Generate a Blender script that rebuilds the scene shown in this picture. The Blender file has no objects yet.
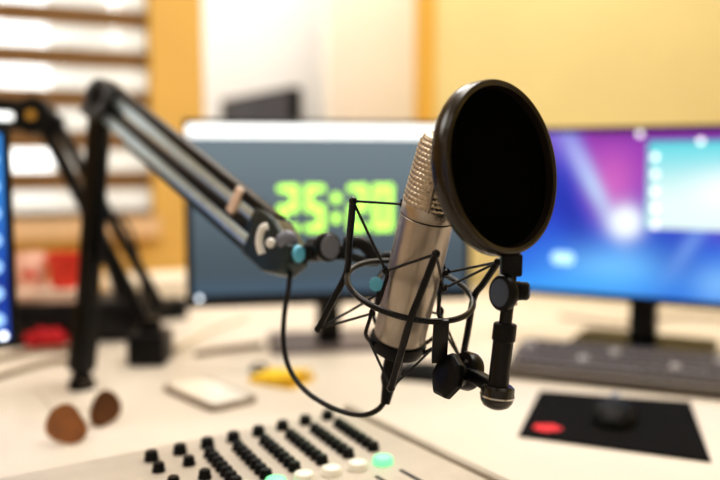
import bpy, bmesh, math, random
from mathutils import Vector, Matrix
random.seed(4)
PI = math.pi
scn = bpy.context.scene
COL = scn.collection

# ------------------------------------------------------------------ camera
CAM = Vector((0, 0, 1.118))
TH = math.atan(78/800)
cR = Vector((1, 0, 0)); cF = Vector((0, math.cos(TH), -math.sin(TH))); cU = Vector((0, math.sin(TH), math.cos(TH)))
cd = bpy.data.cameras.new('camera'); cam = bpy.data.objects.new('camera', cd); COL.objects.link(cam)
cam.location = CAM; cam.rotation_euler = (PI/2-TH, 0, 0)
cd.lens = 40; cd.sensor_width = 36; cd.clip_start = 0.02
cd.dof.use_dof = True; cd.dof.focus_distance = 0.725; cd.dof.aperture_fstop = 1.7; cd.dof.aperture_blades = 0
scn.camera = cam
DESK = 0.74
def at(px, py, d):
    return CAM + cF*d + cR*((px-360)/800*d) + cU*((240-py)/800*d)
def onz(px, py, z=DESK):
    v = cF + cR*((px-360)/800) + cU*((240-py)/800)
    return CAM + v*((z-CAM.z)/v.z)

# ------------------------------------------------------------------ materials
def mat(name, c, rough=.5, metal=0, emit=None, es=1, var=.06, scale=30, bump=0, bscale=200, spec=.5, coat=0, trans=0, alpha=1):
    m = bpy.data.materials.new(name); m.use_nodes = True
    nt = m.node_tree; b = nt.nodes['Principled BSDF']
    tc = nt.nodes.new('ShaderNodeTexCoord')
    nz = nt.nodes.new('ShaderNodeTexNoise'); nz.inputs['Scale'].default_value = scale; nz.inputs['Detail'].default_value = 3
    nt.links.new(tc.outputs['Object'], nz.inputs['Vector'])
    cr = nt.nodes.new('ShaderNodeValToRGB')
    cr.color_ramp.elements[0].position = .3; cr.color_ramp.elements[1].position = .7
    cr.color_ramp.elements[0].color = [x*(1-var) for x in c]+[1]
    cr.color_ramp.elements[1].color = [min(1, x*(1+var)) for x in c]+[1]
    nt.links.new(nz.outputs['Fac'], cr.inputs['Fac']); nt.links.new(cr.outputs['Color'], b.inputs['Base Color'])
    b.inputs['Roughness'].default_value = rough; b.inputs['Metallic'].default_value = metal
    b.inputs['Specular IOR Level'].default_value = spec; b.inputs['Coat Weight'].default_value = coat
    b.inputs['Transmission Weight'].default_value = trans; b.inputs['Alpha'].default_value = alpha
    if emit:
        b.inputs['Emission Color'].default_value = list(emit)+[1]; b.inputs['Emission Strength'].default_value = es
    if bump:
        n2 = nt.nodes.new('ShaderNodeTexNoise'); n2.inputs['Scale'].default_value = bscale
        bp = nt.nodes.new('ShaderNodeBump'); bp.inputs['Strength'].default_value = bump; bp.inputs['Distance'].default_value = .002
        nt.links.new(tc.outputs['Object'], n2.inputs['Vector']); nt.links.new(n2.outputs['Fac'], bp.inputs['Height'])
        nt.links.new(bp.outputs['Normal'], b.inputs['Normal'])
    return m
def lin(r, g, b): return tuple((x/255/12.92 if x/255 <= .04045 else ((x/255+.055)/1.055)**2.4) for x in (r, g, b))
M = dict(
    black=mat('black_plastic', (.0055, .0055, .006), .38, spec=.22, bump=.05),
    satin=mat('black_satin_metal', (.005, .005, .006), .28, spec=.32, var=.2),
    gloss=mat('black_gloss', (.008, .007, .006), .2, spec=.6, var=.2),
    brownblack=mat('dark_bronze_plastic', (.016, .0105, .006), .25, spec=.55, var=.25),
    mesh=mat('black_nylon_mesh', (.0015, .0015, .0015), .95, spec=.03, scale=600, bump=.3, bscale=1500),
    cord=mat('black_elastic', (.006, .006, .006), .6, scale=400),
    rubber=mat('black_rubber', (.006, .006, .006), .45, spec=.35),
    mic=mat('champagne_nickel', (.43, .385, .34), .34, .8, var=.05, scale=60, bump=.05, bscale=900),
    grille=mat('nickel_grille', (.44, .38, .30), .33, .9, var=.15, scale=500),
    micdark=mat('dark_groove', (.03, .025, .02), .6),  # dark ring set into the groove of the microphone body
    steel=mat('polished_steel', (.62, .62, .6), .22, 1),
    alu=mat('brushed_aluminium', (.50, .62, .68), .3, .6, var=.1, scale=80),
    teal=mat('dark_teal_metal', (.006, .022, .026), .3, spec=.5, var=.2),
    bluecap=mat('pale_blue_plastic', lin(110, 195, 225), .35),
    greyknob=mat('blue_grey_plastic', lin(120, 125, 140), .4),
    knobface=mat('knob_face_reflection', lin(70, 80, 94), .45),  # blue-grey reflection put into the face colour of a black knob
    white=mat('white_plastic', (.8, .8, .78), .4),
    cream=mat('cream_laminate', lin(222, 211, 196), .42, var=.03, scale=6, spec=.3),
    mixer=mat('warm_grey_panel', lin(200, 190, 176), .45, .1, var=.04, scale=40),
    mixerside=mat('grey_cheek', lin(176, 166, 151), .5),
    slot=mat('dark_slot', (.02, .018, .016), .6),
    greenlit=mat('green_lit_button', lin(120, 230, 160), .4, emit=lin(120, 245, 165), es=.75),
    whitebtn=mat('pale_button', lin(235, 230, 215), .35, emit=lin(235, 230, 210), es=.12),
    padblack=mat('black_mousepad_cloth', (.007, .0065, .0065), .9, spec=.1, bump=.2, bscale=900),
    red=mat('red_print', lin(225, 40, 45), .6, emit=lin(225, 40, 45), es=.03),
    redbox=mat('red_card', lin(230, 62, 42), .5, var=.12),
    redcloth=mat('red_cloth', lin(190, 28, 38), .8, var=.15),
    pink=mat('pink_paper', lin(240, 190, 170), .6, var=.1),
    paper=mat('cream_paper', lin(240, 228, 208), .7, var=.05),
    key=mat('grey_keycap', lin(100, 92, 86), .45, var=.1),
    keybase=mat('dark_grey_case', lin(84, 76, 69), .45),
    keyhi=mat('glare_keycap', lin(190, 185, 178), .3),  # paler caps stand in for glare spots on the keys
    standgrey=mat('grey_base_plate', lin(118, 110, 112), .35, .2),
    yellow=mat('yellow_note_paper', lin(250, 205, 50), .6, var=.06),
    lens=mat('amber_brown_lens', lin(128, 72, 12), .12, spec=.7, var=.25, scale=40, coat=.5),
    lensdark=mat('dark_brown_lens', lin(84, 50, 36), .12, spec=.7, var=.3, scale=40, coat=.5),
    wire=mat('thin_pale_metal', lin(190, 175, 150), .3, .8),
    glasswhite=mat('white_glass', lin(246, 240, 228), .12, spec=.6, var=.02),
    taupe=mat('taupe_edge', lin(135, 117, 100), .4, .2),
    mouseblack=mat('matte_black_mouse', (.005, .005, .005), .6, spec=.2),
    softicon=mat('pale_blue_icon', lin(150, 195, 240), .5, emit=lin(150, 195, 240), es=.7),
    clip=mat('pale_clip_plastic', lin(215, 190, 170), .4),
    cable=mat('beige_cable', lin(140, 120, 96), .5),
    cablewhite=mat('white_cable', lin(232, 220, 200), .5),
    ywall=mat('yellow_wall', lin(222, 204, 146), .8, var=.025, scale=4, bump=.1, bscale=60),
    ywall2=mat('amber_wall', lin(220, 178, 98), .8, var=.03, scale=5, bump=.1, bscale=60),
    amber=mat('amber_trim', lin(216, 166, 66), .6, var=.04, scale=6),
    wwall=mat('white_wall', lin(247, 246, 244), .8, var=.01, scale=3),
    bwall=mat('beige_wall', lin(240, 228, 216), .8, var=.02, scale=3),
    floor=mat('floor_vinyl', lin(150, 130, 105), .5, var=.12, scale=8),
    ceil=mat('ceiling_white', (.8, .79, .76), .9),
    brownband=mat('brown_blind_fabric', lin(128, 97, 62), .85, var=.08, scale=60),
    sheer=mat('sheer_blind_fabric', (.9, .92, .9), .9, emit=(1, 1, .98), es=.2, alpha=.5),  # emission added so the sheer bands look evenly daylit
    sill=mat('beige_sill', lin(225, 190, 150), .6),
    tvdark=mat('dark_grey_screen', lin(62, 62, 76), .3, spec=.3, var=.25, scale=5),
    legs=mat('desk_leg_metal', (.3, .3, .3), .4, .6),
    led=mat('white_power_light', (.8, .85, 1), .3, emit=(.8, .9, 1), es=2.2),
    digit=mat('lime_clock_digits', lin(165, 245, 80), .5, emit=lin(184, 248, 100), es=1.2),
    titlebar=mat('white_title_bar', (.9, .95, 1), .5, emit=(.92, .97, 1), es=.9),
    glass=mat('window_glass', (1, 1, 1), .02, trans=1, var=0),
)
def vcol_mat(name, strength):
    m = bpy.data.materials.new(name); m.use_nodes = True
    nt = m.node_tree; b = nt.nodes['Principled BSDF']
    a = nt.nodes.new('ShaderNodeAttribute'); a.attribute_name = 'paint'
    b.inputs['Base Color'].default_value = (.01, .01, .01, 1); b.inputs['Roughness'].default_value = .35
    b.inputs['Specular IOR Level'].default_value = .25
    nt.links.new(a.outputs['Color'], b.inputs['Emission Color']); b.inputs['Emission Strength'].default_value = strength
    return m
M['screen'] = vcol_mat('lit_screen', .8)

# ------------------------------------------------------------------ object helpers
MW = {}
def thing(name, label, cat, loc=(0, 0, 0), rz=0, group=None, kind=None):
    o = bpy.data.objects.new(name, None); COL.objects.link(o)
    o.empty_display_size = .05
    o.location = loc; o.rotation_euler = (0, 0, rz)
    o['label'] = label; o['category'] = cat
    if group: o['group'] = group
    if kind: o['kind'] = kind
    MW[o.name] = Matrix.Translation(Vector(loc)) @ Matrix.Rotation(rz, 4, 'Z')
    return o
def obj(name, bm, m, parent=None, world=True, smooth=True, label=None, bevel=0, kind=None):
    """one mesh object; world=True: bm is in world coordinates and is taken into the parent's frame"""
    if parent and world: bm.transform(MW[parent.name].inverted())
    bmesh.ops.recalc_face_normals(bm, faces=bm.faces)
    me = bpy.data.meshes.new(name); bm.to_mesh(me); bm.free()
    if smooth:
        me.polygons.foreach_set('use_smooth', [True]*len(me.polygons))
        try: me.set_sharp_from_angle(angle=math.radians(38))
        except Exception: pass
    o = bpy.data.objects.new(name, me); COL.objects.link(o)
    me.materials.append(M[m] if isinstance(m, str) else m)
    if parent: o.parent = parent; MW[o.name] = MW[parent.name]
    else: MW[o.name] = Matrix.Identity(4)
    if bevel:
        md = o.modifiers.new('bevel', 'BEVEL'); md.width = bevel; md.segments = 2; md.limit_method = 'ANGLE'
    if label: o['label'] = label
    if kind: o['kind'] = kind
    return o
def tag(o, label, cat, group=None, kind=None):
    o['label'] = label; o['category'] = cat
    if group: o['group'] = group
    if kind: o['kind'] = kind
    return o
def struct(name, bm, m, **k):
    o = obj(name, bm, m, **k); o['kind'] = 'structure'; return o
def rebase(o, base):
    """move a world-space single mesh so that its origin is at base"""
    base = Vector(base); o.data.transform(Matrix.Translation(-base)); o.location = base
    MW[o.name] = Matrix.Translation(base); return o
def nb(): return bmesh.new()

def box(bm, x0, x1, y0, y1, z0, z1, mtx=None, bev=0):
    vs = [bm.verts.new(((x0, x1)[i & 1], (y0, y1)[i >> 1 & 1], (z0, z1)[i >> 2])) for i in range(8)]
    fs = [bm.faces.new([vs[i] for i in f]) for f in ((0, 2, 3, 1), (4, 5, 7, 6), (0, 1, 5, 4), (2, 6, 7, 3), (0, 4, 6, 2), (1, 3, 7, 5))]
    if bev:
        r = bmesh.ops.bevel(bm, geom=list({e for f in fs for e in f.edges}), offset=bev, segments=3, affect='EDGES', profile=.5)
        vs = list({v for v in vs if v.is_valid} | set(r['verts']))
    if mtx: bmesh.ops.transform(bm, matrix=mtx, verts=vs)
    return bm
def frame(p, z, xhint=None):
    z = Vector(z).normalized()
    h = Vector(xhint) if xhint is not None else (Vector((0, 0, 1)) if abs(z.z) < .9 else Vector((1, 0, 0)))
    x = (h - z*h.dot(z)).normalized(); y = z.cross(x)
    m = Matrix((x, y, z)).transposed().to_4x4(); m.translation = Vector(p)
    return m
def obox(bm, p0, p1, w, h, up=(0, 0, 1), bev=0):
    """bar from p0 to p1; h along up, w across"""
    p0 = Vector(p0); p1 = Vector(p1); L = (p1-p0).length
    return box(bm, -h/2, h/2, -w/2, w/2, 0, L, frame(p0, p1-p0, up), bev)
def lathe(bm, prof, p, axis, seg=32, xhint=None, rfun=None):
    """prof: list of (r, z)"""
    m = frame(p, axis, xhint); rings = []
    for r, z in prof:
        if r <= 1e-7: rings.append([bm.verts.new(m @ Vector((0, 0, z)))])
        else:
            rings.append([bm.verts.new(m @ Vector((math.cos(2*PI*i/seg)*(r if rfun is None else rfun(r, z, 2*PI*i/seg)), math.sin(2*PI*i/seg)*(r if rfun is None else rfun(r, z, 2*PI*i/seg)), z))) for i in range(seg)])
    for a, b in zip(rings, rings[1:]):
        if len(a) == 1 and len(b) == 1: continue
        for i in range(seg):
            j = (i+1) % seg
            if len(a) == 1: bm.faces.new((a[0], b[i], b[j]))
            elif len(b) == 1: bm.faces.new((a[i], a[j], b[0]))
            else: bm.faces.new((a[i], a[j], b[j], b[i]))
    return bm
def cyl(bm, p0, p1, r, r1=None, seg=24, ch=0):
    p0 = Vector(p0); p1 = Vector(p1); L = (p1-p0).length; r1 = r if r1 is None else r1
    pr = [(0, 0), (r-ch, 0), (r, ch), (r1, L-ch), (r1-ch, L), (0, L)] if ch else [(0, 0), (r, 0), (r1, L), (0, L)]
    return lathe(bm, pr, p0, p1-p0, seg)
def spline(pts, n=8, closed=False):
    pts = [Vector(p) for p in pts]; out = []; N = len(pts)
    rng = range(N if closed else N-1)
    for i in rng:
        g = (lambda k: pts[k % N]) if closed else (lambda k: pts[max(0, min(N-1, k))])
        p0, p1, p2, p3 = g(i-1), g(i), g(i+1), g(i+2)
        for k in range(n):
            t = k/n
            out.append(.5*((2*p1)+(p2-p0)*t+(2*p0-5*p1+4*p2-p3)*t*t+(3*p1-p0-3*p2+p3)*t**3))
    if not closed: out.append(pts[-1])
    return out
def tube(bm, pts, r, seg=10, closed=False):
    pts = [Vector(p) for p in pts]; N = len(pts); rings = []; xh = None
    for i, p in enumerate(pts):
        t = (pts[(i+1) % N]-pts[i-1]) if closed else (pts[min(i+1, N-1)]-pts[max(i-1, 0)])
        m = frame(p, t, xh); xh = m.col[0].to_3d()
        rr = r[i] if isinstance(r, (list, tuple)) else r
        rings.append([bm.verts.new(m @ Vector((math.cos(2*PI*k/seg)*rr, math.sin(2*PI*k/seg)*rr, 0))) for k in range(seg)])
    pairs = list(zip(rings, rings[1:]))
    for a, b in pairs:
        for k in range(seg): bm.faces.new((a[k], a[(k+1) % seg], b[(k+1) % seg], b[k]))
    if closed:
        a, b = rings[-1], rings[0]
        off = min(range(seg), key=lambda o: (a[0].co-b[o].co).length)
        for k in range(seg): bm.faces.new((a[k], a[(k+1) % seg], b[(k+1+off) % seg], b[(k+off) % seg]))
    else:
        bm.faces.new(rings[0][::-1]); bm.faces.new(rings[-1])
    return bm
def prism(bm, poly, z0, z1, mtx=None):
    a = [bm.verts.new((x, y, z0)) for x, y in poly]; b = [bm.verts.new((x, y, z1)) for x, y in poly]
    n = len(poly)
    bm.faces.new(a[::-1]); bm.faces.new(b)
    for i in range(n): bm.faces.new((a[i], a[(i+1) % n], b[(i+1) % n], b[i]))
    if mtx: bmesh.ops.transform(bm, matrix=mtx, verts=a+b)
    return bm
def rrect(w, h, r, n=5, cx=0, cy=0):
    out = []
    for sx, sy, a0 in ((1, 1, 0), (-1, 1, 90), (-1, -1, 180), (1, -1, 270)):
        for k in range(n+1):
            a = math.radians(a0+90*k/n); out.append((cx+sx*(w/2-r)+r*math.cos(a), cy+sy*(h/2-r)+r*math.sin(a)))
    return out
def sphere(bm, p, r, seg=16, sc=(1, 1, 1), m=None):
    pr = [(r*math.sin(PI*k/seg), -r*math.cos(PI*k/seg)) for k in range(seg+1)]
    pr[0] = (0, -r); pr[-1] = (0, r)
    b2 = nb(); lathe(b2, pr, (0, 0, 0), (0, 0, 1), seg*2)
    T = (m or Matrix.Translation(Vector(p))) @ Matrix.Diagonal((*sc, 1))
    b2.transform(T); me = bpy.data.meshes.new('tmp'); b2.to_mesh(me); b2.free(); bm.from_mesh(me); bpy.data.meshes.remove(me)
    return bm

# ================================================================== setting
struct('floor', box(nb(), -2.6, 2.4, -1.0, 3.9, -.05, 0), 'floor', smooth=False)
struct('ceiling', box(nb(), -2.6, 2.4, -1.0, 3.9, 2.7, 2.75), 'ceil', smooth=False)
H = 2.7
struct('wall_back', box(nb(), .22, 2.4, 2.45, 2.57, 0, H), 'ywall', smooth=False)
struct('trim_1', box(nb(), .174, .2245, 2.43, 2.60, 0, H), 'amber', smooth=False)       # amber edge of the opening
struct('wall_right', box(nb(), 2.3, 2.4, -1.0, 2.45, 0, H), 'ywall', smooth=False)
struct('wall_front', box(nb(), -2.6, 2.4, -1.12, -1.0, 0, H), 'wwall', smooth=False)  # unseen wall behind the camera, added to cut frontal world light
struct('wall_recess_right', box(nb(), -.128, .30, 3.0, 3.12, 0, H), 'bwall', smooth=False)
struct('wall_recess_back', box(nb(), -1.0, .30, 3.5, 3.6, 0, H), 'wwall', smooth=False)
struct('wall_recess_side', box(nb(), -.137, -.117, 2.995, 3.5, 0, H), 'wwall', smooth=False)
# window wall: runs away to the right at 24 degrees
WA = math.radians(24); WD = Vector((math.cos(WA), math.sin(WA), 0)); W0 = Vector((-.611, 2.37, 0))
WM = Matrix.Translation(W0) @ Matrix.Rotation(WA, 4, 'Z')       # local x along the wall (0 = right edge of window), y into the wall
ZB, ZT, SL = .958, 2.1, -1.45
def wbox(*a, bm=None): return box(bm or nb(), *a, WM)
bm = nb()
wbox(-2.1, SL, 0, .16, 0, H, bm=bm); wbox(.0, .155, 0, .16, 0, H, bm=bm)
wbox(SL, 0, 0, .16, 0, ZB, bm=bm); wbox(SL, 0, 0, .16, ZT, H, bm=bm)
struct('wall_left', bm, 'ywall2', smooth=False)
struct('wall_left_front', box(nb(), -2.60, -2.5, -1.0, 1.6, 0, H), 'ywall2', smooth=False)
struct('trim_2', wbox(SL-.03, .012, -.035, .12, ZB-.055, ZB), 'sill', smooth=False)        # window sill
struct('wall_recess_left', box(nb(), -.92, -.80, 2.40, 3.5, 0, H), 'wwall', smooth=False)
win = thing('window_1', 'tall window behind striped blind in the yellow wall', 'window', W0+Vector((0, 0, ZB)), WA, kind='structure')
bm = nb()
for a in ((SL, SL+.045, ZB, ZT), (-.045, 0, ZB, ZT), (SL+.045, -.045, ZB, ZB+.045), (SL+.045, -.045, ZT-.045, ZT), (SL/2-.02, SL/2+.02, ZB+.045, ZT-.045)):
    wbox(a[0], a[1], .09, .14, a[2], a[3], bm=bm)
obj('window_frame', bm, 'white', win, smooth=False)
obj('window_pane', wbox(SL+.045, -.045, .112, .118, ZB+.045, ZT-.045), 'glass', win, smooth=False)
# zebra blind
bl = thing('roller_blind', 'striped day and night roller blind with brown and sheer bands over the window', 'blind', W0+Vector((0, 0, ZB)), WA)
z = ZB+.012; pitch = .116
zs = [(.0, .0)]
k = 0
obj('bottom_rail', wbox(SL+.01, -.005, .02, .034, z-.008, z+.006), 'brownband', bl, smooth=False)
z0 = z+.006
while z0 < ZT-.05:
    s1 = z0+.062; b1 = min(z0+pitch, ZT-.02)
    obj('sheer_band', wbox(SL+.01, -.005, .026, .0268, z0, s1), 'sheer', bl, smooth=False)
    obj('brown_band', wbox(SL+.01, -.005, .025, .0275, s1, b1), 'brownband', bl, smooth=False)
    z0 = b1
obj('head_rail', wbox(SL+.005, -.003, .005, .06, ZT-.06, ZT-.002), 'white', bl, smooth=False)

# ================================================================== desk
dk = thing('studio_desk', 'wide cream laminate studio desk under all the equipment', 'desk', (.1, 1.4, 0))
poly = [(-1.75, .42), (1.75, .42), (1.75, 2.43), (-.52, 2.37), (-.60, 2.34), (-1.75, 1.83)]
obj('tabletop', prism(nb(), poly, DESK-.035, DESK), 'cream', dk, bevel=.004, smooth=False)
for x, y in ((-1.65, .5), (1.65, .5), (1.65, 2.33), (-1.65, 1.75)):
    obj('leg', box(nb(), x-.03, x+.03, y-.03, y+.03, 0, DESK-.035), 'legs', dk, bevel=.004, smooth=False)

# ================================================================== microphone
s22, c22 = math.sin(math.radians(22)), math.cos(math.radians(22))
tl = math.radians(11.5)
AX = (cR*math.sin(tl)*c22 + cU*math.cos(tl)*c22 - cF*s22).normalized()
MC = at(419.5, 250, .75)
E2 = (-cF - AX*(-cF).dot(AX)).normalized()          # towards the camera, across the axis
E1 = E2.cross(AX); E1 = E1 if E1.dot(cR) > 0 else -E1   # to the right, across the axis
def mp(s, r=0, deg=0):
    a = math.radians(deg); return MC + AX*s + (E1*math.cos(a)+E2*math.sin(a))*r
mic = thing('studio_microphone', 'champagne coloured large diaphragm studio microphone held upright in the wire shock mount', 'microphone', mp(-.105))
R = .0255
obj('body', lathe(nb(), [(0, -.103), (.018, -.103), (.0215, -.101), (.0245, -.0975), (R, -.092), (R, .0342), (R-.0005, .0347), (R-.0005, .0355), (R, .0360), (R, .046), (R-.001, .0475), (0, .0475)], MC, AX, 64), 'mic', mic)
obj('groove_ring', lathe(nb(), [(R-.002, .0347), (R-.0001, .0348), (R-.0001, .0354), (R-.002, .0355)], MC, AX, 64), 'micdark', mic)
# grille: woven wire, built as a relief of bumps
def hr(z):   # head radius along the axis
    t = (z-.047)/.064
    r = .0250 - .0035*t
    if t > .78: r *= math.sqrt(max(0, 1-((t-.78)/.225)**2))*.30+.70 if t < .995 else .70
    return r
NR = 14
def gfun(r, z, a):
    rows = (z-.047)/.064*NR; i = int(rows)
    k = .0013*abs(math.sin(PI*rows))
    return r + k*(.75+.25*math.cos(34*a+PI*i))
prof = [(hr(.047+.064*k/150), .047+.064*k/150) for k in range(151)]
prof += [(prof[-1][0]*.9, .1116), (.008, .1122), (0, .1123)]
bmg = nb(); 
def gf(r, z, a): return gfun(r, z, a) if z < .1108 and r > .001 else r
lathe(bmg, prof, MC, AX, 264, rfun=gf)
gr = obj('grille', bmg, 'grille', mic)
bm = nb(); b = []
for k in range(41):
    zz = .047+.064*k/40; b.append(mp(zz, hr(zz)+.0012, 96))
tube(bm, b, .0021, 8)
for k in range(40): sphere(bm, b[k]+(E1*-.1+E2*.99)*.0016, .0011, 4)
obj('grille_seam', bm, 'grille', mic, label='beaded vertical seam of the grille')
obj('base_ring', lathe(nb(), [(0, -.106), (.016, -.106), (.0165, -.1055), (.0165, -.1025), (0, -.1025)], MC, AX, 40), 'steel', mic)

# ================================================================== shock mount
SH = -.0415; HR = .0615
sm = thing('shock_mount', 'black wire cage shock mount with elastic cords around the microphone', 'shock mount', mp(-.15))
obj('hoop', tube(nb(), [mp(SH, HR, a) for a in range(0, 360, 5)], .0029, 10, True), 'satin', sm)
def bar(p, ang):
    h = mp(SH, HR+.002, ang)
    q = [Vector(x) for x in p]
    pts = [q[0], q[0].lerp(h, .6)+(h-q[0])*.0, h, h.lerp(q[1], .5), q[1]]
    b = nb(); tube(b, spline(pts, 6), .0033, 10)
    for e in q: sphere(b, e, .0040, 6)
    return obj('cage_bar', b, 'satin', sm)
At, Ab = at(353, 201, .735), at(318, 329, .785)
Bt, Bb = at(436, 254, .687), at(391, 388, .735)
Ct, Cb = at(498, 262, .752), at(462, 362, .795)
Dt, Db = mp(.032, .052, 270), mp(-.09, .058, 270)
bar((At, Ab), 187); bar((Bt, Bb), 89); bar((Ct, Cb), -9); bar((Dt, Db), 270)
# inner cage
obj('inner_cup', lathe(nb(), [(.0195, -.093), (.0275, -.095), (.0285, -.100), (.026, -.1075), (.019, -.112), (.011, -.114), (.011, -.109), (.018, -.1065), (.0215, -.103), (.0195, -.099)], MC, AX, 48), 'black', sm)
hk = {}
for nm, ang, up in (('fl', 150, -.021), ('fr', 20, -.029), ('br', -16, -.021), ('bl', 222, .034)):
    top = mp(up, .0315, ang); low = mp(-.072, .0375, ang)
    pts = [mp(-.104, .025, ang), mp(-.098, .031, ang), mp(-.088, .0385, ang), low, mp(-.062, .0375, ang), mp(-.056, .0325, ang), mp(-.04, .030, ang), mp(up-.006, .029, ang), top, mp(up+.004, .034, ang)]
    b = nb(); tube(b, spline(pts, 5), .0019, 8); sphere(b, top, .0036, 8); sphere(b, mp(-.066, .036, ang), .0032, 8)
    obj('inner_wire', b, 'satin', sm)
    hk[nm] = (top, mp(-.066, .037, ang), mp(-.088, .038, ang))
def cordo(*pts):
    obj('elastic_cord', tube(nb(), pts, .00125, 6), 'cord', sm)
cordo(At, hk['fl'][0]); cordo(At, hk['bl'][0])
cordo(Bt, hk['fl'][0]); cordo(Bt, hk['fr'][0])
cordo(Ct, hk['fr'][0]); cordo(Ct, hk['br'][0])
cordo(Dt, hk['bl'][0]); cordo(Dt, hk['br'][0])
cordo(Ab, hk['fl'][1]); cordo(Ab, hk['bl'][1])
cordo(Bb, hk['fl'][2]); cordo(Bb, hk['fr'][2])
cordo(Cb, hk['fr'][1]); cordo(Cb, hk['br'][1]); cordo(Db, hk['bl'][1]); cordo(Db, hk['br'][1])
# bracket and swivel to the boom / pop filter side
S0 = mp(SH, HR, 62); S1 = at(439, 362, .735)
obj('stem', obox(nb(), S0+AX*.002, S1, .014, .006, -cF, .0012), 'satin', sm)
K = at(455, 378, .73)
kd = (-cR*.80 - cF*.42 + cU*.30).normalized()
b = nb(); lathe(b, [(0, 0), (.006, 0), (.006, .004), (.014, .006), (.0215, .0085), (.0215, .015), (.018, .018), (.008, .0195), (0, .0195)], K-kd*.004, kd, 7, xhint=(0, 0, 1))
tk = obj('thumb_knob', b, 'black', sm, bevel=.0012, label='chunky faceted black tightening knob')
b = nb()
lathe(b, [(.011, -.007), (.0165, -.007), (.018, -.004), (.018, .004), (.0165, .007), (.011, .007), (.011, -.007)], at(467, 371, .745), kd, 32)
cyl(b, at(467, 371, .745)-kd*.006, K+kd*.002, .010, seg=20)
obox(b, S1-cU*.004, at(462, 372, .742), .014, .012, -cF, .002)
obj('swivel', b, 'satin', sm)

# ================================================================== pop filter
FC = at(497.5, 168, .688); FR_ = .0755
FN = (cR*.669 + cU*.075 - cF*.743).normalized()
pf = thing('pop_filter', 'round black pop filter on a short jointed arm in front of the microphone', 'pop filter', at(497, 408, .70))
prof = [(FR_-.0058, .0085), (FR_-.003, .0098), (FR_-.001, .0092), (FR_, .007), (FR_-.0008, .0045), (FR_+.0004, .002), (FR_+.0004, -.006), (FR_-.001, -.0085), (FR_-.0035, -.0095), (FR_-.0075, -.0085), (FR_-.008, .0), (FR_-.0058, .0085)]
obj('hoop_rim', lathe(nb(), prof, FC, FN, 96), 'brownblack', pf)
obj('mesh_screen', lathe(nb(), [(0, .0022), (FR_-.03, .0022), (FR_-.0055, .002), (FR_-.0055, -.003), (0, -.0032)], FC, FN, 72), 'mesh', pf)
FD = Vector(at(511, 256, .69))
J = at(509, 291, .692)
b = nb(); obox(b, at(511.5, 253, .69), at(511, 276, .692), .0175, .0145, -cF, .0025)
obj('clamp_block', b, 'black', pf)
b = nb(); obox(b, at(511, 274, .692), at(507.5, 302, .693), .009, .012, -cF, .002)
cyl(b, J+cR*.0105+cF*.002, J-cR*.006, .0085, seg=24, ch=.001)
obj('joint', b, 'satin', pf)
kn = (-cR*.86 - cF*.50 + cU*.05).normalized()
b = nb(); lathe(b, [(0, 0), (.0145, 0), (.0155, .0015), (.0155, .0065), (.0145, .008), (.0120, .0083), (0, .0083)], at(507, 293, .686), kn, 40)
kk = obj('thumb_knob', b, 'black', pf)
obj('knob_face', lathe(nb(), [(0, .0082), (.0120, .0082), (.0118, .0087), (0, .0088)], at(507, 293, .686), kn, 40), 'knobface', kk, label='knob face with a blue-grey reflection in its colour')
b = nb(); lathe(b, [(0, 0), (.006, 0), (.008, .002), (.008, .008), (.006, .010), (0, .010)], J+cR*.0075, (cR*.9-cF*.3), 20)
obj('lock_nut', b, 'black', pf)
obj('screw', cyl(nb(), at(511, 303, .688), at(517, 303, .688), .0025, seg=12), 'steel', pf)
p0, p1 = at(508.5, 296, .693), at(497, 396, .70)
def lp(t): return p0.lerp(p1, t)
obj('rod', cyl(nb(), lp(0), lp(.4), .0056, seg=24), 'satin', pf)
obj('collar', cyl(nb(), lp(.27), lp(.45), .0102, seg=32, ch=.0012), 'black', pf)
obj('tube', cyl(nb(), lp(.43), lp(1), .0090, seg=32), 'satin', pf)
d = (p1-p0).normalized()
b = nb(); lathe(b, [(0, -.010), (.012, -.010), (.0145, -.008), (.0148, .0002), (.0140, .0045), (.0115, .0085), (.006, .0112), (0, .0118)], p1, d, 36)
cp = obj('base_cap', b, 'gloss', pf)
obj('cap_ring', lathe(nb(), [(.0138, -.0012), (.0152, -.001), (.0152, .0004), (.0138, .0006)], p1, d, 40), 'steel', cp, label='thin bright metal ring')
b = nb(); obox(b, at(495, 388, .70), at(470, 373, .737), .011, .013, cU, .003)
obj('bracket', b, 'black', pf)

# ================================================================== boom arm carrying the microphone
base = onz(82, 388)
ba = thing('microphone_boom_arm', 'black and silver double tube boom arm reaching from the desk post to the microphone', 'microphone arm', base)
PE = at(102, 97, 1.31)
post_top = at(100, 108, 1.31)
b = nb(); lathe(b, [(0, 0), (.022, 0), (.022, .012), (.016, .02), (.013, .05), (.0, .05)], base, (0, 0, 1), 28)
obj('base_clamp', b, 'black', ba)
up = (post_top-base)
side = Vector((.9, -.45, 0)).normalized()
b = nb()
obox(b, base+Vector((0, 0, .03)), base+up*.30, .036, .032, side, .003)
obox(b, base+up*.28, base+up*.97, .026, .030, side, .003)
obj('post', b, 'black', ba)
b = nb(); obox(b, base+up*.45+side*.024, base+up*.93+side*.012, .010, .008, side, .001)
obj('post_spring', b, 'satin', ba)
PF = at(283, 250, .885)
ad = (PF-PE).normalized()
upv = (cU - ad*cU.dot(ad)).normalized()
upv = (upv*math.cos(.25) - ad.cross(upv)*math.sin(.25)).normalized()
sd = ad.cross(upv)
L = (PF-PE).length
b = nb()
obox(b, PE-Vector((0, 0, .05)), PE+Vector((0, 0, .012)), .034, .036, side, .006)
prism(b, [(-.02, -.040), (.05, -.034), (.07, .02), (.01, .030), (-.022, .018)], -.017, .017, Matrix.Translation(PE) @ Matrix((ad, upv, sd)).transposed().to_4x4())
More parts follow.
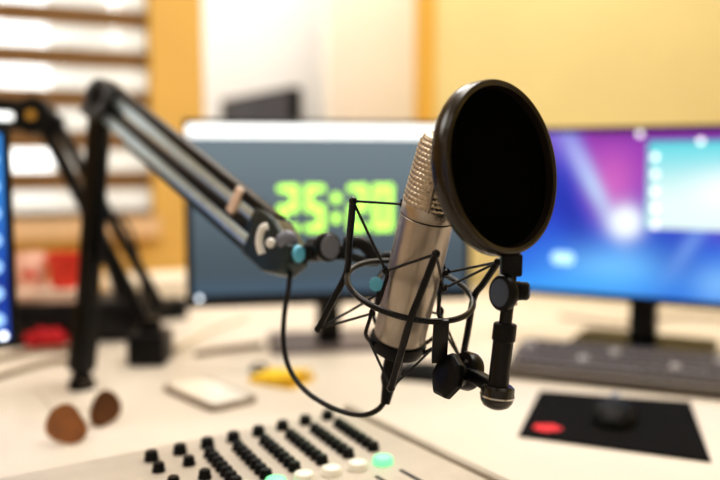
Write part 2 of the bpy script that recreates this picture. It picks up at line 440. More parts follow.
cyl(b, PE-sd*.024, PE+sd*.024, .016, seg=24, ch=.002)
obj('elbow_joint', b, 'black', ba)
def along(t, u, s=0): return PE + ad*(L*t) + upv*u + sd*s
obj('upper_tube', obox(nb(), along(.05, .012), along(.97, .010), .015, .015, upv, .003), 'alu', ba, label='silver tube')
obj('lower_tube', obox(nb(), along(.05, -.022), along(.97, -.017), .015, .015, upv, .003), 'alu', ba, label='silver tube')
obj('upper_rail', obox(nb(), along(.02, .0255), along(.95, .0225), .018, .013, upv, .002), 'black', ba)
obj('lower_rail', obox(nb(), along(.04, -.0075), along(.98, -.0045), .018, .011, upv, .002), 'black', ba)
obj('under_strip', obox(nb(), along(.25, -.033), along(.98, -.0275), .015, .005, upv, .001), 'teal', ba)
b = nb(); obox(b, along(.80, .012), along(.828, .012), .024, .034, upv, .003)
obj('cable_clip', b, 'clip', ba, label='pale cable clip around the upper tube')
b = nb(); obox(b, along(.885, .008), along(.905, .008), .021, .03, upv, .003)
obj('cable_clip', b, 'teal', ba)
# head joint at the far end
b = nb()
prism(b, [(-.05, -.030), (.0, -.030), (.022, -.022), (.034, -.002), (.026, .014), (-.02, .026), (-.055, .025)], -.015, .015, Matrix.Translation(PF) @ Matrix((ad, upv, sd)).transposed().to_4x4())
obj('end_joint', b, 'teal', ba, bevel=.003)
toward = -cF
b = nb(); tube(b, spline([at(262, 254, .868), at(259, 242, .868), at(262, 229, .868), at(268, 226, .868)], 5), .0042, 8)
obj('bracket_ring', b, 'white', ba, label='white half ring on the end joint')
b = nb(); lathe(b, [(0, 0), (.0055, 0), (.0055, .004), (.004, .006), (0, .0065)], at(271, 243, .865), -cF, 16)
obj('screw', b, 'white', ba, label='bright screw head')
b = nb(); lathe(b, [(0, 0), (.009, 0), (.010, .002), (.010, .014), (.008, .017), (0, .0175)], at(289, 254, .872), (cR*.75-cF*.6), 20)
obj('end_cap', b, 'bluecap', ba, label='pale blue cap')
b = nb(); sphere(b, (0, 0, 0), .012, 10, (1, .6, .9), Matrix.Translation(at(287, 240, .866)))
obj('dial', b, 'greyknob', ba)
b = nb(); obox(b, at(292, 252, .885), at(352, 252, .865), .014, .017, cU, .003)
cyl(b, at(308, 250, .88), at(319, 250, .875), .013, seg=20, ch=.002)
obj('tip_bar', b, 'black', ba)
b = nb(); lathe(b, [(0, -.006), (.014, -.006), (.016, -.003), (.016, .004), (.013, .007), (0, .007)], at(327, 247, .862), (-cF+cR*.7), 24)
obj('tip_knob', b, 'black', ba)
b = nb(); lathe(b, [(0, .0065), (.0125, .0068), (.0120, .0078), (0, .008)], at(327, 247, .862), (-cF+cR*.7), 24)
obj('tip_knob_face', b, 'greyknob', ba, label='grey knob face')
b = nb(); tube(b, spline([at(345, 243, .868), at(361, 243, .862), at(371, 252, .86), at(380, 262, .855)], 5), .0075, 10)
tube(b, spline([at(345, 255, .868), at(372, 262, .856), at(388, 256, .852), at(412, 262, .842), mp(SH, HR+.006, 270)], 5), .0048, 10)
obj('tip_fork', b, 'black', ba)
b = nb(); lathe(b, [(0, 0), (.006, 0), (.007, .002), (.007, .009), (0, .0095)], at(376, 284, .80), (-cF), 18)
obj('fork_nut', b, 'bluecap', ba, label='small pale blue nut')
b = nb(); tube(b, [at(376, 284, .802), at(386, 268, .845)], .0035, 8)
obj('fork_pin', b, 'black', ba)

# microphone cable
cab = nb()
b0 = mp(-.112)
cpts = [at(291, 262, .872), at(289, 285, .866), at(284, 318, .858), at(284, 348, .85), at(291, 372, .84), at(308, 393, .825), at(333, 408, .81), at(357, 415, .80), at(374, 412, .79), at(384, 402, .785), at(388, 385, .785), b0.lerp(at(388, 385, .785), .5)]
tube(cab, spline(cpts, 6), .0027, 8)
xc = tag(obj('microphone_cable', cab, 'rubber'), 'thin black cable looping down from boom arm to the microphone base', 'cable')
rebase(xc, at(357, 415, .80))
b = nb(); a0 = b0 - AX*.001; a1 = at(385, 404, .785)
lathe(b, [(0, 0), (.0092, 0), (.0095, .002), (.0095, .026), (.008, .030), (.0065, .034), (.0045, (a1-a0).length), (0, (a1-a0).length)], a0, a1-a0, 20)
obj('plug', b, 'black', xc)

# ================================================================== second boom arm behind
base2 = onz(151, 362)
bb = thing('microphone_boom_arm', 'black boom arm behind the first one, leaning out of frame to the left', 'microphone arm', base2)
b = nb(); box(b, base2.x-.035, base2.x+.035, base2.y-.04, base2.y+.04, DESK, DESK+.06, bev=.006)
lathe(b, [(0, .055), (.024, .055), (.02, .085), (0, .085)], base2, (0, 0, 1), 20)
obj('base_clamp', b, 'black', bb)
J2 = at(36, 117, 1.52)
rod_top = at(43, 124, 1.52); low = base2+Vector((-.012, .01, .075))
obj('lower_rod', obox(nb(), rod_top, low, .024, .022, cU, .002), 'black', bb)
obj('lower_rod', obox(nb(), at(58, 124, 1.52), low+Vector((.035, 0, .02)), .020, .018, cU, .002), 'black', bb)
b = nb(); cyl(b, J2-cF*.022, J2+cF*.022, .036, seg=28, ch=.003); obox(b, J2, at(60, 130, 1.52), .03, .05, cU, .008)
obj('pivot_plate', b, 'black', bb)
obj('pivot_bolt', cyl(nb(), J2-cF*.027, J2-cF*.02, .009, seg=6), 'amber', bb, label='small brassy bolt head')
obj('upper_rod', obox(nb(), at(38, 108, 1.52), at(-75, 100, 1.5), .022, .024, cU, .002), 'black', bb)
obj('upper_rod', obox(nb(), at(30, 126, 1.52), at(-75, 124, 1.5), .022, .020, cU, .002), 'black', bb)
b = nb(); tube(b, spline([at(92, 226, 1.55), at(120, 218, 1.56), at(135, 245, 1.57), at(142, 285, 1.6), at(146, 325, 1.62), base2+Vector((.02, -.02, .034))], 6), .004, 8)
obj('arm_cable', b, 'rubber', bb)
b = nb(); obox(b, at(88, 205, 1.545), at(122, 300, 1.60), .02, .014, cU, .002)
obj('lower_spring', b, 'satin', bb)

# ================================================================== monitors
def paint_screen(bm_w, bm_h, fn, nx=150, ny=90):
    bm = nb(); lay = bm.verts.layers.float_color.new('paint'); g = []
    for j in range(ny+1):
        row = []
        for i in range(nx+1):
            u, v = i/nx, j/ny
            w = bm.verts.new(((u-.5)*bm_w, 0, v*bm_h)); c = fn(u, v)
            w[lay] = (*c, 1); row.append(w)
        g.append(row)
    for j in range(ny):
        for i in range(nx): bm.faces.new((g[j][i], g[j][i+1], g[j+1][i+1], g[j+1][i]))
    return bm
def monitor(name, label, W, Hh, z0, loc, rz, fn, bz=.010, bb_=.014, base_w=.24, base_d=.16, base_mat='black', neck_off=.0, neck_w=.05, screen_off=.09):
    """root on the desk under the neck; screen plane is screen_off in front of it"""
    t = thing(name, label, 'monitor', loc, rz)
    y = -screen_off
    b = nb(); box(b, -W/2, W/2, y, y+.022, z0, z0+Hh, bev=.004); box(b, -W*.3, W*.3, y+.02, y+.045, z0+Hh*.2, z0+Hh*.75, bev=.008)
    obj('bezel', b, 'black', t, world=False)
    b = paint_screen(W-2*bz, Hh-bz-bb_, fn); b.transform(Matrix.Translation((0, y-.0006, z0+bb_)))
    s = obj('screen', b, 'screen', t, world=False, smooth=False)
    b = nb(); box(b, -neck_w/2, neck_w/2, y+.045, .012, .012, z0+Hh*.42, bev=.005)
    obj('stand_neck', b, 'black', t, world=False)
    b = nb(); prism(b, rrect(base_w, base_d, .02), 0, .014)
    obj('stand_base', b, base_mat, t, world=False, bevel=.002, smooth=False)
    return t, s
def mix(a, b, t): return tuple(x+(y-x)*t for x, y in zip(a, b))
def ss(a, b, x):
    t = max(0, min(1, (x-a)/(b-a))); return t*t*(3-2*t)

# left monitor
def fn_left(u, v):
    c = mix(lin(74, 88, 98), lin(118, 132, 140), ss(.05, 1.0, v))
    c = mix(c, lin(70, 100, 125), .5*(1-ss(0, .14, v)))
    return c
Wl, Hl = .564, .358
zbl = at(188, 309, 1.52).z
bl_, br_ = at(185, 303, 1.52), at(472, 294, 1.625)
ang = math.atan2(br_.y-bl_.y, br_.x-bl_.x); cen = (bl_+br_)/2
so = .085
locl = Vector((cen.x-so*math.sin(ang), cen.y+so*math.cos(ang), DESK))
ml, sl = monitor('computer_monitor', 'wide monitor with a green clock readout, behind the microphone', Wl, Hl, zbl-DESK, locl, ang, fn_left, bz=.012, bb_=.024, base_mat='standgrey', neck_w=.046, screen_off=so)
sy = -so-.0012; zb = zbl-DESK
b = nb(); T = Matrix.Translation((0, sy, 0)) @ Matrix.Rotation(PI/2, 4, 'X')
prism(b, rrect(Wl-.008, .026, .012, cx=0, cy=zb+Hl-.0215), 0, .0006, T)
tb = obj('title_bar', b, 'titlebar', sl, world=False, smooth=False)
obj('power_light', lathe(nb(), [(0, 0), (.0045, 0), (.0045, .001), (0, .0012)], (-Wl/2+.024, -so-.001, zb+.019), (0, -1, 0), 14), 'led', ml, world=False)
# seven segment digits
SEG = {'2': 'abged', '5': 'afgcd', '0': 'abcdef'}
def digit(ch, x, z, w, h, t):
    b = nb(); x1, z1 = x+w, z+h; zm = z+h/2
    S = dict(a=((x, z1), (x1, z1)), g=((x, zm), (x1, zm)), d=((x, z), (x1, z)), f=((x, zm), (x, z1)), e=((x, z), (x, zm)), b=((x1, zm), (x1, z1)), c=((x1, z), (x1, zm)))
    for q in SEG[ch]:
        (xa, za), (xb, zb_) = S[q]; L_ = math.hypot(xb-xa, zb_-za); a = math.atan2(zb_-za, xb-xa)
        m = Matrix.Translation((0, sy, 0)) @ Matrix.Rotation(PI/2, 4, 'X') @ Matrix.Translation(((xa+xb)/2, (za+zb_)/2, 0)) @ Matrix.Rotation(a, 4, 'Z')
        prism(b, rrect(L_+t*1.2, t, t*.48, 5), 0, .0006+.00004*'abcdefg'.index(q), m)
    return b
def scr(px, py):     # photo pixel to monitor-local x, z on the screen plane
    v = cF + cR*((px-360)/800) + cU*((240-py)/800)
    inv = MW[ml.name].inverted(); o = inv @ CAM; dv = inv.to_3x3() @ v
    k = (-so-o.y)/dv.y; p = o+dv*k; return p.x, p.z
xa, za = scr(282, 228.5); xb, zb2 = scr(393, 188)
hh = zb2-za
ws = [('2', 282, 294.5), ('5', 309, 320.5), ('2', 352, 363.5), ('0', 376.5, 389)]
for ch, p0_, p1_ in ws:
    x0_, _ = scr(p0_, 208); x1_, _ = scr(p1_, 208)
    obj('clock_digit', digit(ch, x0_, za, x1_-x0_, hh, .0140), 'digit', sl, world=False, smooth=False)
b = nb()
for yy in (198, 218):
    xx, zz = scr(336, yy); lathe(b, [(0, 0), (.0095, 0), (.0095, .0008), (0, .0009)], (xx, sy, zz), (0, -1, 0), 20)
obj('clock_colon', b, 'digit', sl, world=False, smooth=False)

# right monitor
Wr, Hr = .562, .345
blr, brr = at(500, 292.5, 1.70), at(803, 317, 1.43)
angr = math.atan2(brr.y-blr.y, brr.x-blr.x); cen = (blr+brr)/2
Wr = (brr-blr).length
locr = Vector((cen.x-so*math.sin(angr), cen.y+so*math.cos(angr), DESK))
zbr = (blr.z+brr.z)/2-DESK
inv_cache = {}
def uv_to_px(u, v):
    m = Matrix.Translation(locr) @ Matrix.Rotation(angr, 4, 'Z')
    w = m @ Vector(((u-.5)*(Wr-.02), -so, zbr+.014+v*(Hr-.024))) - CAM
    d = w.dot(cF); return 360+800*w.dot(cR)/d, 240-800*w.dot(cU)/d
def gs(px, py, x, y, sx, sy_, rot=0):
    dx, dy = px-x, py-y; c, s = math.cos(rot), math.sin(rot)
    a, b_ = dx*c+dy*s, -dx*s+dy*c
    return math.exp(-.5*((a/sx)**2+(b_/sy_)**2))
def fn_right(u, v):
    x, y = uv_to_px(u, v)
    c = mix(lin(40, 70, 200), lin(35, 120, 225), ss(200, 290, y))
    c = mix(c, lin(140, 110, 210), .9*gs(x, y, 553, 138, 18, 22))
    c = mix(c, lin(150, 60, 175), .95*(1-ss(150, 235, y-.25*(x-600)))*ss(570, 592, x+.0*y-.4*(y-140)))
    c = mix(c, lin(214, 110, 190), .8*gs(x, y, 612, 185, 20, 26))
    c = mix(c, lin(112, 40, 140), .7*(1-ss(126, 150, y))*ss(575, 600, x))
    c = mix(c, lin(30, 55, 170), .85*gs(x, y, 566, 205, 12, 45, -.45))
    c = mix(c, lin(30, 60, 180), .8*gs(x, y, 668, 258, 26, 26, .4))
    c = mix(c, lin(120, 195, 250), .9*gs(x, y, 612, 270, 40, 18))
    c = mix(c, lin(70, 170, 250), .7*gs(x, y, 560, 285, 70, 9))
    c = mix(c, lin(190, 225, 250), .8*gs(x, y, 592, 183, 6, 34, -.47))
    c = mix(c, lin(180, 170, 235), .6*gs(x, y, 580, 160, 6, 16, -.5))
    c = mix(c, lin(130, 170, 235), .6*gs(x, y, 690, 245, 6, 26, .6))
    c = mix(c, lin(240, 248, 255), min(1, 1.5*gs(x, y, 626, 222, 11, 11)))
    c = mix(c, lin(150, 205, 250), .6*gs(x, y, 720, 285, 20, 16))
    return c
mr, sr = monitor('computer_monitor', 'wide monitor showing a blue and purple wallpaper, on the right above the keyboard', Wr, Hr, zbr, locr, angr, fn_right, base_w=.27, base_d=.15, neck_w=.05, screen_off=so)
def scr_r(px, py):
    v = cF + cR*((px-360)/800) + cU*((240-py)/800)
    inv = MW[mr.name].inverted(); o = inv @ CAM; dv = inv.to_3x3() @ v
    k = (-so-o.y)/dv.y; p = o+dv*k; return p.x, p.z
xw0, zw0 = scr_r(645, 228); xw1, zw1 = scr_r(644, 141)
ww = Wr/2-.03-xw0
def fn_win(u, v):
    c = mix(lin(225, 245, 240), lin(120, 215, 225), ss(.25, .95, v))
    c = mix(c, lin(90, 195, 205), .8*(1-ss(0, .06, u)))
    c = mix(c, lin(255, 255, 255), .8*math.exp(-.5*(((u-.62)/.2)**2+((v-.45)/.16)**2)))
    c = mix(c, lin(60, 190, 200), .8*ss(.93, .97, v))
    return c
b = paint_screen(ww, zw1-zw0, fn_win, 60, 40); b.transform(Matrix.Translation((xw0+ww/2, -so-.0014, zw0)))
wp = obj('program_window', b, 'screen', sr, world=False, smooth=False)
for k in range(5):
    xx, zz = scr_r(655, 157+17*k)
    obj('icon', lathe(nb(), [(0, 0), (.0065, 0), (.0065, .0006), (0, .0007)], (xx, -so-.0018, zz), (0, -1, 0), 14), 'titlebar', sr, world=False)
for px, py in ((640, 134), (701, 141)):
    xx, zz = scr_r(px, py); obj('icon', lathe(nb(), [(0, 0), (.006, 0), (.006, .0006), (0, .0007)], (xx, -so-.0018, zz), (0, -1, 0), 14), 'titlebar', sr, world=False)
xx, zz = scr_r(563, 258)
obj('desktop_widget', prism(nb(), rrect(.045, .024, .010, cx=xx, cy=zz), 0, .0006, Matrix.Translation((0, -so-.0014, 0)) @ Matrix.Rotation(PI/2, 4, 'X')), mat('widget', (.4, .7, .95), emit=lin(170, 215, 250), es=.8), sr, world=False, smooth=False)

# far left monitor (only its right edge shows)
def fn_far(u, v):
    c = mix(lin(20, 70, 170), lin(60, 140, 215), ss(.2, .9, v))
    return mix(c, lin(15, 50, 140), .6*math.exp(-((v-.25)/.1)**2))
e_bot = at(19.5, 347, 1.22)
ang3 = math.radians(34)
W3, H3 = .54, .335
c3 = Vector((e_bot.x-math.cos(ang3)*W3/2, e_bot.y-math.sin(ang3)*W3/2, DESK))
l3 = Vector((c3.x-so*math.sin(ang3), c3.y+so*math.cos(ang3), DESK))
m3, s3 = monitor('computer_monitor', 'monitor cut off by the left edge with blue screen and white icons', W3, H3, e_bot.z-DESK, l3, ang3, fn_far, bz=.012, screen_off=so)
for k in range(7):
    obj('icon', lathe(nb(), [(0, 0), (.011, 0), (.011, .0006), (0, .0007)], (W3/2-.030, -so-.0018, e_bot.z-DESK+.045+.04*k), (0, -1, 0), 14), 'softicon', s3, world=False)
obj('power_light', lathe(nb(), [(0, 0), (.006, 0), (.006, .001), (0, .0012)], (W3/2-.022, -so-.001, e_bot.z-DESK+.02), (0, -1, 0), 14), 'led', m3, world=False)

# ================================================================== mixing console
mo = onz(345, 409, .79); rzm = math.radians(33)
mx = thing('mixing_console', 'grey broadcast mixing console with black knobs and green lit buttons', 'mixing console', (mo.x, mo.y, DESK), rzm)
b = nb(); box(b, -.62, .0, -.40, .0, .004, .05, bev=.004)
obj('panel', b, 'mixer', mx, world=False)
b = nb(); box(b, 0.0002, .012, -.405, .006, 0, .054, bev=.003)
obj('side_cheek', b, 'mixerside', mx, world=False)
proto = {}
def inst(name, key, mk, m, loc):
    if key not in proto:
        o = obj(name, mk(), m, mx, world=False); proto[key] = o
    else:
        o = proto[key].copy(); COL.objects.link(o); o.parent = mx
    o.location = loc; return o
def knob(): 
    b = nb(); lathe(b, [(0, 0), (.0072, 0), (.0072, .002), (.0064, .004), (.0060, .0085), (.0050, .0097), (0, .0097)], (0, 0, 0), (0, 0, 1), 16)
    box(b, -.0005, .0005, 0, .0050, .0096, .0101); return b
def bigknob():
    b = nb(); lathe(b, [(0, 0), (.0080, 0), (.0080, .003), (.0074, .004), (.0070, .0095), (.0060, .0107), (0, .0107)], (0, 0, 0), (0, 0, 1), 16)
    box(b, -.0006, .0006, 0, .0055, .0106, .0111); return b
for i in range(8):
    x = -.040-.0338*i
    inst('gain_knob', 'g', bigknob, 'black', (x, -.022-.0025*i, .05))
    if i < 6:
        for k in range(7): inst('channel_knob', 'k', knob, 'black', (x-.004-.0016*k-.001*i, -.056-.0016*i-.0152*k, .05))
    else:
        for k in range(2): inst('channel_knob', 'k', knob, 'black', (x-.004, -.075-.045*k, .05))
def button(): 
    b = nb(); lathe(b, [(0, 0), (.0112, 0), (.0112, .005), (.0095, .0075), (.004, .0085), (0, .0085)], (0, 0, 0), (0, 0, 1), 22); return b
for i in range(10):
    x = -.067-.0315*i
    lit = i in (0, 4)
    inst('lit_button' if lit else 'channel_button', 'l' if lit else 'b', button, 'greenlit' if lit else 'whitebtn', (x, -.186+.0025*i, .05))
    inst('fader_slot', 's', lambda: box(nb(), -.0022, .0022, -.055, .055, 0, .0008), 'slot', (x+.004, -.268, .05))
    def cap():
        b = nb(); box(b, -.006, .006, -.011, .011, .001, .012, bev=.0025); return b
    inst('fader_cap', 'c', cap, 'white', (x+.004, -.31+.01*(i % 3), .05))

# ================================================================== keyboard on the right
kf = onz(503, 378); kr = math.radians(-23)
kb = thing('computer_keyboard', 'dark grey keyboard in front of the right monitor stand', 'keyboard', kf, kr)
tilt = Matrix.Rotation(math.radians(7), 4, 'X')
b = nb(); box(b, 0, .445, 0, .155, 0, .018, bev=.004); b.transform(Matrix.Translation((0, 0, .002)) @ tilt)
obj('case', b, 'keybase', kb, world=False)
b = nb()
for x in (.04, .40): box(b, x-.012, x+.012, .135, .148, -.0005, .018)
obj('foot', b, 'black', kb, world=False)
def keyprism(w):
    b = nb(); a = [(-w/2, -.0082, 0), (w/2, -.0082, 0), (w/2, .0082, 0), (-w/2, .0082, 0)]
    t = [(-w/2+.0016, -.0062, .0075), (w/2-.0016, -.0062, .0075), (w/2-.0016, .007, .0075), (-w/2+.0016, .007, .0075)]
    A = [b.verts.new(p) for p in a]; B = [b.verts.new(p) for p in t]
    b.faces.new(A[::-1]); b.faces.new(B)
    for i in range(4): b.faces.new((A[i], A[(i+1) % 4], B[(i+1) % 4], B[i]))
    return b
kp = {}
rows = [[1]*15+[1]*4, [1]*13+[2]+[1]*5, [1.5]+[1]*12+[1.5]+[1]*5, [1.75]+[1]*11+[2.25]+[1]*5, [2.25]+[1]*10+[2.75]+[1]*3, [1.25]*3+[6.25]+[1.25]*3+[1]*4]
nk = 0
for r, row in enumerate(rows):
    x = .012; u = .0218
    for wk in row:
        if x+wk*u > .441 or nk > 98: break
        bright = (r, nk % 7) in ((1, 5), (3, 3))
        kk_ = (wk, bright)
        if kk_ not in kp:
            o = obj('key', keyprism(wk*u-.0026), 'keyhi' if bright else 'key', kb, world=False, smooth=False); kp[kk_] = o
        else:
            o = kp[kk_].copy(); COL.objects.link(o); o.parent = kb
        y = .140-.0232*r
        p = Matrix.Translation((0, 0, .002)) @ tilt @ Vector((x+wk*u/2, y, .0178)); o.location = p; o.rotation_euler = (math.radians(7), 0, 0)
        x += wk*u; nk += 1

# mouse pad and mice
pc = [onz(*p) for p in ((518, 437), (711, 463), (690, 403), (540, 392))]
pcen = sum(pc, Vector())/4
b = nb(); e1 = (pc[1]-pc[0]).normalized()
q = [(p-pcen) for p in pc]
prism(b, [(v.x, v.y) for v in q], 0, .003)
mp_ = tag(obj('mouse_pad', b, 'padblack', smooth=False, bevel=.0008), 'black cloth mouse pad with a red mark lying on the desk', 'mouse pad'); mp_.location = pcen; MW[mp_.name] = Matrix.Translation(pcen)
b = nb(); rc = onz(547, 428, DESK+.003)
blob = [(math.cos(t*PI/9)*(.0195+.003*math.sin(3*t+1)), math.sin(t*PI/9)*(.0165+.003*math.cos(2*t))) for t in range(18)]
prism(b, blob, 0, .0005, Matrix.Translation(rc))
obj('printed_mark', b, 'red', mp_, smooth=False, label='red blot printed on the pad corner')
def mouse(loc, rz, label, first=None):
    t = thing('computer_mouse', label, 'mouse', loc, rz)
    def shell(y0, y1, grow):
        b = nb(); n = 14; rings = []
        for i in range(n+1):
            y = -.055+.11*i/n
            w = .034*math.sqrt(max(.0, 1-(abs(y)/.0585)**2.6))*(1-.12*math.exp(-(y/.02)**2))
            h = .029*math.sqrt(max(0, 1-((y+.012)/(.0465 if y < -.012 else .0705))**2))
            rings.append([b.verts.new((w*math.cos(a)*grow, y, max(0, h*math.sin(a)**.8*grow))) for a in [PI*k/16 for k in range(17)]])
        for a, c in zip(rings, rings[1:]):
            for k in range(16): b.faces.new((a[k], a[k+1], c[k+1], c[k]))
        b.faces.new(rings[0]); b.faces.new(rings[-1][::-1]); bmesh.ops.remove_doubles(b, verts=b.verts, dist=1e-5)
        return b
    if first is None:
        obj('shell', shell(0, 0, 1), 'mouseblack', t, world=False)
        b = nb(); cyl(b, (-.006, .026, .0205), (.006, .026, .0205), .010, seg=18); obj('glare_scroll_wheel', b, 'greyknob', t, world=False)  # wheel enlarged and coloured blue-grey to stand in for glare on the mouse
        b = nb(); box(b, -.0006, .0006, .030, .052, .010, .022); obj('button_seam', b, 'slot', t, world=False)
    else:
        for ch in first.children:
            c = ch.copy(); COL.objects.link(c); c.parent = t
    return t
m_a = onz(614, 418, DESK+.003)
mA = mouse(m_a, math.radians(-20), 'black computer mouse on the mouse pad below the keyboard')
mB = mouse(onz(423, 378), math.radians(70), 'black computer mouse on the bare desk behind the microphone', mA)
# ================================================================== small things on the desk
sg = onz(85, 420)
sun = thing('sunglasses', 'brown lensed sunglasses with thin wire frame lying on the desk', 'sunglasses', sg)
def lens_at(px, py, d, w, h, yaw, roll, lean, mt):
    n = Vector((math.sin(yaw), -math.cos(yaw), lean)).normalized()
    m = frame(at(px, py, d), n, cR)
    shape = []
    for k in range(28):
        t = 2*PI*k/28
        r = 1+.10*math.cos(2*t-.6)+.07*math.cos(3*t+1.2)
        shape.append((w/2*r*math.cos(t+roll), h/2*r*math.sin(t+roll)))
    b = nb()
    prism(b, shape, -.0008, .0008, m)
    for v in b.verts:
        lc = m.inverted() @ v.co; v.co -= n*(lc.x**2+lc.y**2)*3
    dz = DESK+.0012-min(v.co.z for v in b.verts)
    bmesh.ops.translate(b, vec=(0, 0, dz), verts=b.verts); m = Matrix.Translation((0, 0, dz)) @ m
    return b, [m @ Vector((x*1.02, y*1.02, -(x*x+y*y)*3)) for x, y in shape], m
d1 = 1.16; d2 = 1.21
b1, ring1, m1 = lens_at(66, 428, 1.078, .052, .051, .25, 2.0, .45, 'lens')
obj('lens', b1, 'lens', sun, label='amber brown lens')
b2, ring2, m2 = lens_at(105.5, 406, 1.155, .042, .054, .75, .3, .45, 'lensdark')
obj('lens', b2, 'lensdark', sun, label='dark brown lens')
bm = nb(); tube(bm, ring1, .0009, 6, True); tube(bm, ring2, .0009, 6, True)
tube(bm, spline([ring1[2], at(86, 409, 1.12), ring2[13]], 5), .0009, 6)
obj('frame', bm, 'wire', sun)
bm = nb(); tube(bm, spline([ring1[14], at(42, 396, 1.18), at(32, 392, 1.27)], 5), .0009, 6); obj('temple', bm, 'wire', sun)
bm = nb(); tube(bm, spline([ring2[4], at(96, 384, 1.24), onz(70, 384)+Vector((0, 0, .01))], 5), .0009, 6); obj('temple', bm, 'wire', sun)

ph = onz(209, 396); pv = (onz(173, 388)-onz(226, 411)); pa = math.atan2(pv.y, pv.x)
phone = thing('smartphone', 'white smartphone with rounded taupe edge lying flat on the desk', 'phone', ph, pa)
b = nb(); prism(b, rrect(.165, .085, .014), 0, .009); obj('case', b, 'taupe', phone, world=False, bevel=.002, smooth=False)
b = nb(); prism(b, rrect(.150, .070, .010), .009, .0096); obj('front_glass', b, 'glasswhite', phone, world=False, smooth=False)

yp = onz(282, 381)
yn = thing('note_pad', 'bright yellow sticky note pad with curled top sheet beside the black cable', 'note pad', yp, math.radians(-28))
b = nb(); box(b, -.045, .045, -.036, .036, 0, .010, bev=.001); obj('sheet_stack', b, 'yellow', yn, world=False)
b = nb(); g = [[b.verts.new((-.045+.09*i/8, -.036+.072*j/4, .0105+.010*(i/8)**2)) for j in range(5)] for i in range(9)]
for i in range(8):
    for j in range(4): b.faces.new((g[i][j], g[i+1][j], g[i+1][j+1], g[i][j+1]))
obj('top_sheet', b, 'yellow', yn, world=False)
cl = onz(257, 372, DESK)
b = nb(); tube(b, spline([(-.012, 0, .004), (0, .006, .012), (.014, .002, .012), (.016, -.006, .006), (.002, -.006, .004), (-.012, -.002, .004)], 4), .0032, 6)
pc_ = obj('binder_clip', b, 'black'); tag(pc_, 'tiny dark clip lying at the left corner of the yellow note pad', 'clip'); pc_.location = cl

def cable(name, label, pts, r, m, z=0):
    P = [onz(x, y)+Vector((0, 0, r+z)) for x, y in pts]
    c = P[len(P)//2].copy(); c.z = DESK
    b = nb(); tube(b, spline(P, 8), r, 8); b.transform(Matrix.Translation(-c))
    o = obj(name, b, m, world=False); o.location = c; tag(o, label, 'cable'); return o
cable('desk_cable', 'beige cable running from left edge to the boom arm post, nearer one', [(-30, 388), (10, 376), (45, 366), (72, 362)], .0055, 'cable')
cable('desk_cable', 'beige cable running from left edge to the boom arm post, farther one', [(-30, 368), (10, 359), (40, 353), (74, 352)], .0055, 'cable')
cable('desk_cable', 'pale thick cable on the desk between second boom arm and clock monitor', [(176, 352), (188, 344), (205, 334), (225, 327), (245, 320)], .0075, 'cablewhite')
cable('desk_cable', 'tan cable curving behind the smartphone toward monitor base', [(196, 357), (215, 353), (238, 350), (262, 347)], .0055, 'cable')
cable('desk_cable', 'thin dark cable on the desk behind the right monitor stand', [(560, 318), (590, 322), (625, 326), (660, 320), (690, 318), (735, 322)], .004, 'cable')

# things heaped behind the post
bx = onz(82, 344); a_ = math.radians(14)
ep = thing('equipment_case', 'low black equipment case behind the boom arm posts', 'case', bx, a_)
b = nb(); box(b, -.145, .145, 0, .16, .004, .086, bev=.006); obj('shell', b, 'black', ep, world=False)
b = nb(); box(b, -.14, .14, -.004, .002, .01, .08, bev=.001); obj('front_panel', b, 'satin', ep, world=False)
b = nb()
for x in (-.12, .12):
    for y in (.02, .14): cyl(b, (x, y, 0), (x, y, .006), .01, seg=12)
obj('rubber_feet', b, 'rubber', ep, world=False)
top = Vector((bx.x, bx.y, DESK+.086)); EM = Matrix.Translation(top) @ Matrix.Rotation(a_, 4, 'Z')
def eloc(x, y, z=0): return EM @ Vector((x, y, z))
pp = thing('paper_pile', 'small pile of cream papers on top of the black case', 'papers', eloc(-.06, .08), a_)
for k in range(4):
    b = nb(); box(b, -.075, .075, -.065, .065, .0065*k, .0065*k+.006); b.transform(Matrix.Rotation(.06*((k*7) % 3-1), 4, 'Z')); obj('sheet_stack', b, 'paper' if k % 2 else 'pink', pp, world=False, smooth=False)
rb = thing('red_cup', 'red cup standing on the papers behind the post', 'cup', eloc(-.035, .06, .026))
b = nb(); lathe(b, [(0, 0), (.026, 0), (.029, .004), (.036, .070), (.037, .073), (.0345, .073), (.028, .006), (0, .005)], (0, 0, 0), (0, 0, 1), 28); obj('cup_body', b, 'redbox', rb, world=False)
b = nb(); tube(b, spline([(.031, 0, .02), (.05, 0, .025), (.053, 0, .045), (.034, 0, .055)], 5), .004, 8); obj('handle', b, 'redbox', rb, world=False)
pb = thing('paper_bag', 'crumpled pale pink paper bag left of the red cup', 'bag', eloc(-.105, .075, .026), a_)
b = nb(); n = 16
rg = []
for j, (z, w, d_) in enumerate([(0, .03, .028), (.02, .034, .03), (.045, .034, .026), (.062, .030, .014), (.075, .033, .006)]):
    rg.append([b.verts.new((w*math.cos(2*PI*k/n)*(1+.1*random.uniform(-1, 1)), d_*math.sin(2*PI*k/n)*(1+.1*random.uniform(-1, 1)), z+random.uniform(-.002, .002)*(j > 0))) for k in range(n)])
for a, c in zip(rg, rg[1:]):
    for k in range(n): b.faces.new((a[k], a[(k+1) % n], c[(k+1) % n], c[k]))
b.faces.new(rg[0][::-1]); b.faces.new(rg[-1])
obj('bag_body', b, 'pink', pb, world=False)
b = nb(); cyl(b, (0, -.031, .03), (0, -.0285, .03), .012, seg=16); obj('round_sticker', b, 'redbox', pb, world=False)
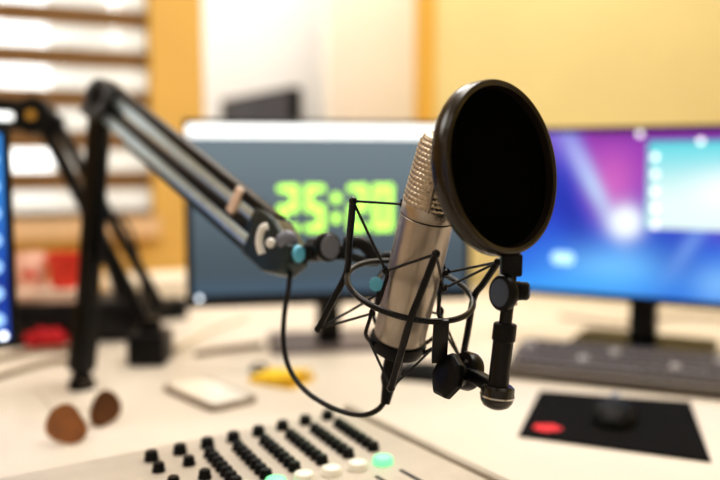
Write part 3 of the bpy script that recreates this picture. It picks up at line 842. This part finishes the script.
# red cloth lump in front of the case
rcp = onz(46, 349)
b = nb(); sphere(b, (0, 0, 0), .03, 14)
for v in b.verts:
    f = 1+.12*math.sin(v.co.x*260+v.co.z*140)+.1*math.sin(v.co.y*310+1.1)
    v.co = Vector((v.co.x*1.35*f, v.co.y*.9*f, max(0, (v.co.z+.02)*.8*f)))
o = tag(obj('red_cloth', b, 'redcloth', world=False), 'crumpled dark red cloth on the desk in front of the black case', 'cloth'); o.location = rcp
# white paper stack and dark box behind, near the window wall
wp_ = onz(165, 322)
ws_ = thing('box_file', 'white cardboard box file near the wall left of the clock monitor', 'box', onz(150, 303), math.radians(18))
b = nb(); box(b, -.115, .115, -.08, .08, 0, .062, bev=.003); obj('carton', b, 'paper', ws_, world=False)
b = nb(); box(b, -.117, .117, -.082, .082, .062, .074, bev=.002); obj('lid', b, 'paper', ws_, world=False)
db = thing('power_adapter', 'black power adapter brick in front of the white box file', 'power adapter', onz(170, 318), math.radians(28))
b = nb(); box(b, -.038, .038, -.03, .03, 0, .048, bev=.006); obj('brick', b, 'black', db, world=False)
b = nb(); tube(b, spline([(-.036, 0, .015), (-.06, -.005, .012), (-.09, -.03, .005), (-.10, -.05, .004)], 5), .003, 8); obj('lead', b, 'rubber', db, world=False)
# dark television in the recess
ta, tb_ = Vector((-.585, 3.38, 0)), Vector((-.238, 2.79, 0))
tc = (ta+tb_)/2; tang = math.atan2(tb_.y-ta.y, tb_.x-ta.x); tw = (tb_-ta).length
tv = thing('television', 'dark grey screen on a stand in the white recess behind the clock monitor', 'television', tc, tang)
ztop = at(297, 87.5, 2.79).z; zlow = ztop-.42
b = nb(); box(b, -tw/2, tw/2, 0, .045, zlow, ztop, bev=.006); obj('housing', b, 'black', tv, world=False)
b = nb(); box(b, -tw/2+.15, tw/2-.012, -.002, .001, zlow+.03, ztop-.014); obj('screen', b, 'tvdark', tv, world=False, smooth=False)
b = nb(); box(b, -.03, .03, .045, .085, .02, zlow+.25, bev=.004); obj('pole', b, 'black', tv, world=False)
b = nb(); prism(b, rrect(.42, .26, .03), 0, .022, Matrix.Translation((0, .03, 0))); obj('floor_base', b, 'black', tv, world=False)

# ================================================================== light
w = bpy.data.worlds.new('world'); scn.world = w; w.use_nodes = True
bg = w.node_tree.nodes['Background']; bg.inputs['Color'].default_value = (.96, .98, 1, 1); bg.inputs['Strength'].default_value = 1.0
def area(name, loc, tgt, sx, sy, power, col=(1, 1, 1)):
    l = bpy.data.lights.new(name, 'AREA'); l.shape = 'RECTANGLE'; l.size = sx; l.size_y = sy; l.energy = power; l.color = col
    o = bpy.data.objects.new(name, l); COL.objects.link(o); o.location = loc
    o.rotation_euler = (Vector(tgt)-Vector(loc)).to_track_quat('-Z', 'Y').to_euler(); return o
area('ceiling_fill_light', (.5, 1.5, 2.66), (.5, 1.5, 0), 1.2, 1.2, 30, (1, .96, .91))  # unseen area light, added overhead to light the room
area('ceiling_fill_light', (-1.2, .6, 2.66), (-1.2, .6, 0), .9, .9, 14, (1, .97, .92))  # second unseen overhead light, added for the left side
area('recess_fill_light', (-.1, 2.75, 2.66), (-.1, 2.9, 0), .4, .3, 12, (1, .98, .96))  # unseen fill, added to brighten the recess walls
wl = area('window_light', WM @ Vector((-.7, .30, 1.55)), WM @ Vector((-.6, -2, .9)), 1.3, 1.0, 16, (.95, .98, 1))
for o in list(scn.objects):
    if o.parent is None and 'label' in o:
        k = o.name.split('.')[0]
        g = dict(computer_monitor='computer monitors on the desk', desk_cable='loose cables lying on the desk', computer_mouse='computer mice on the desk', microphone_boom_arm='microphone boom arms').get(k)
        if g: o['group'] = g
scn.view_settings.view_transform = 'Standard'
scn.view_settings.look = 'Medium High Contrast'
scn.view_settings.exposure = .24
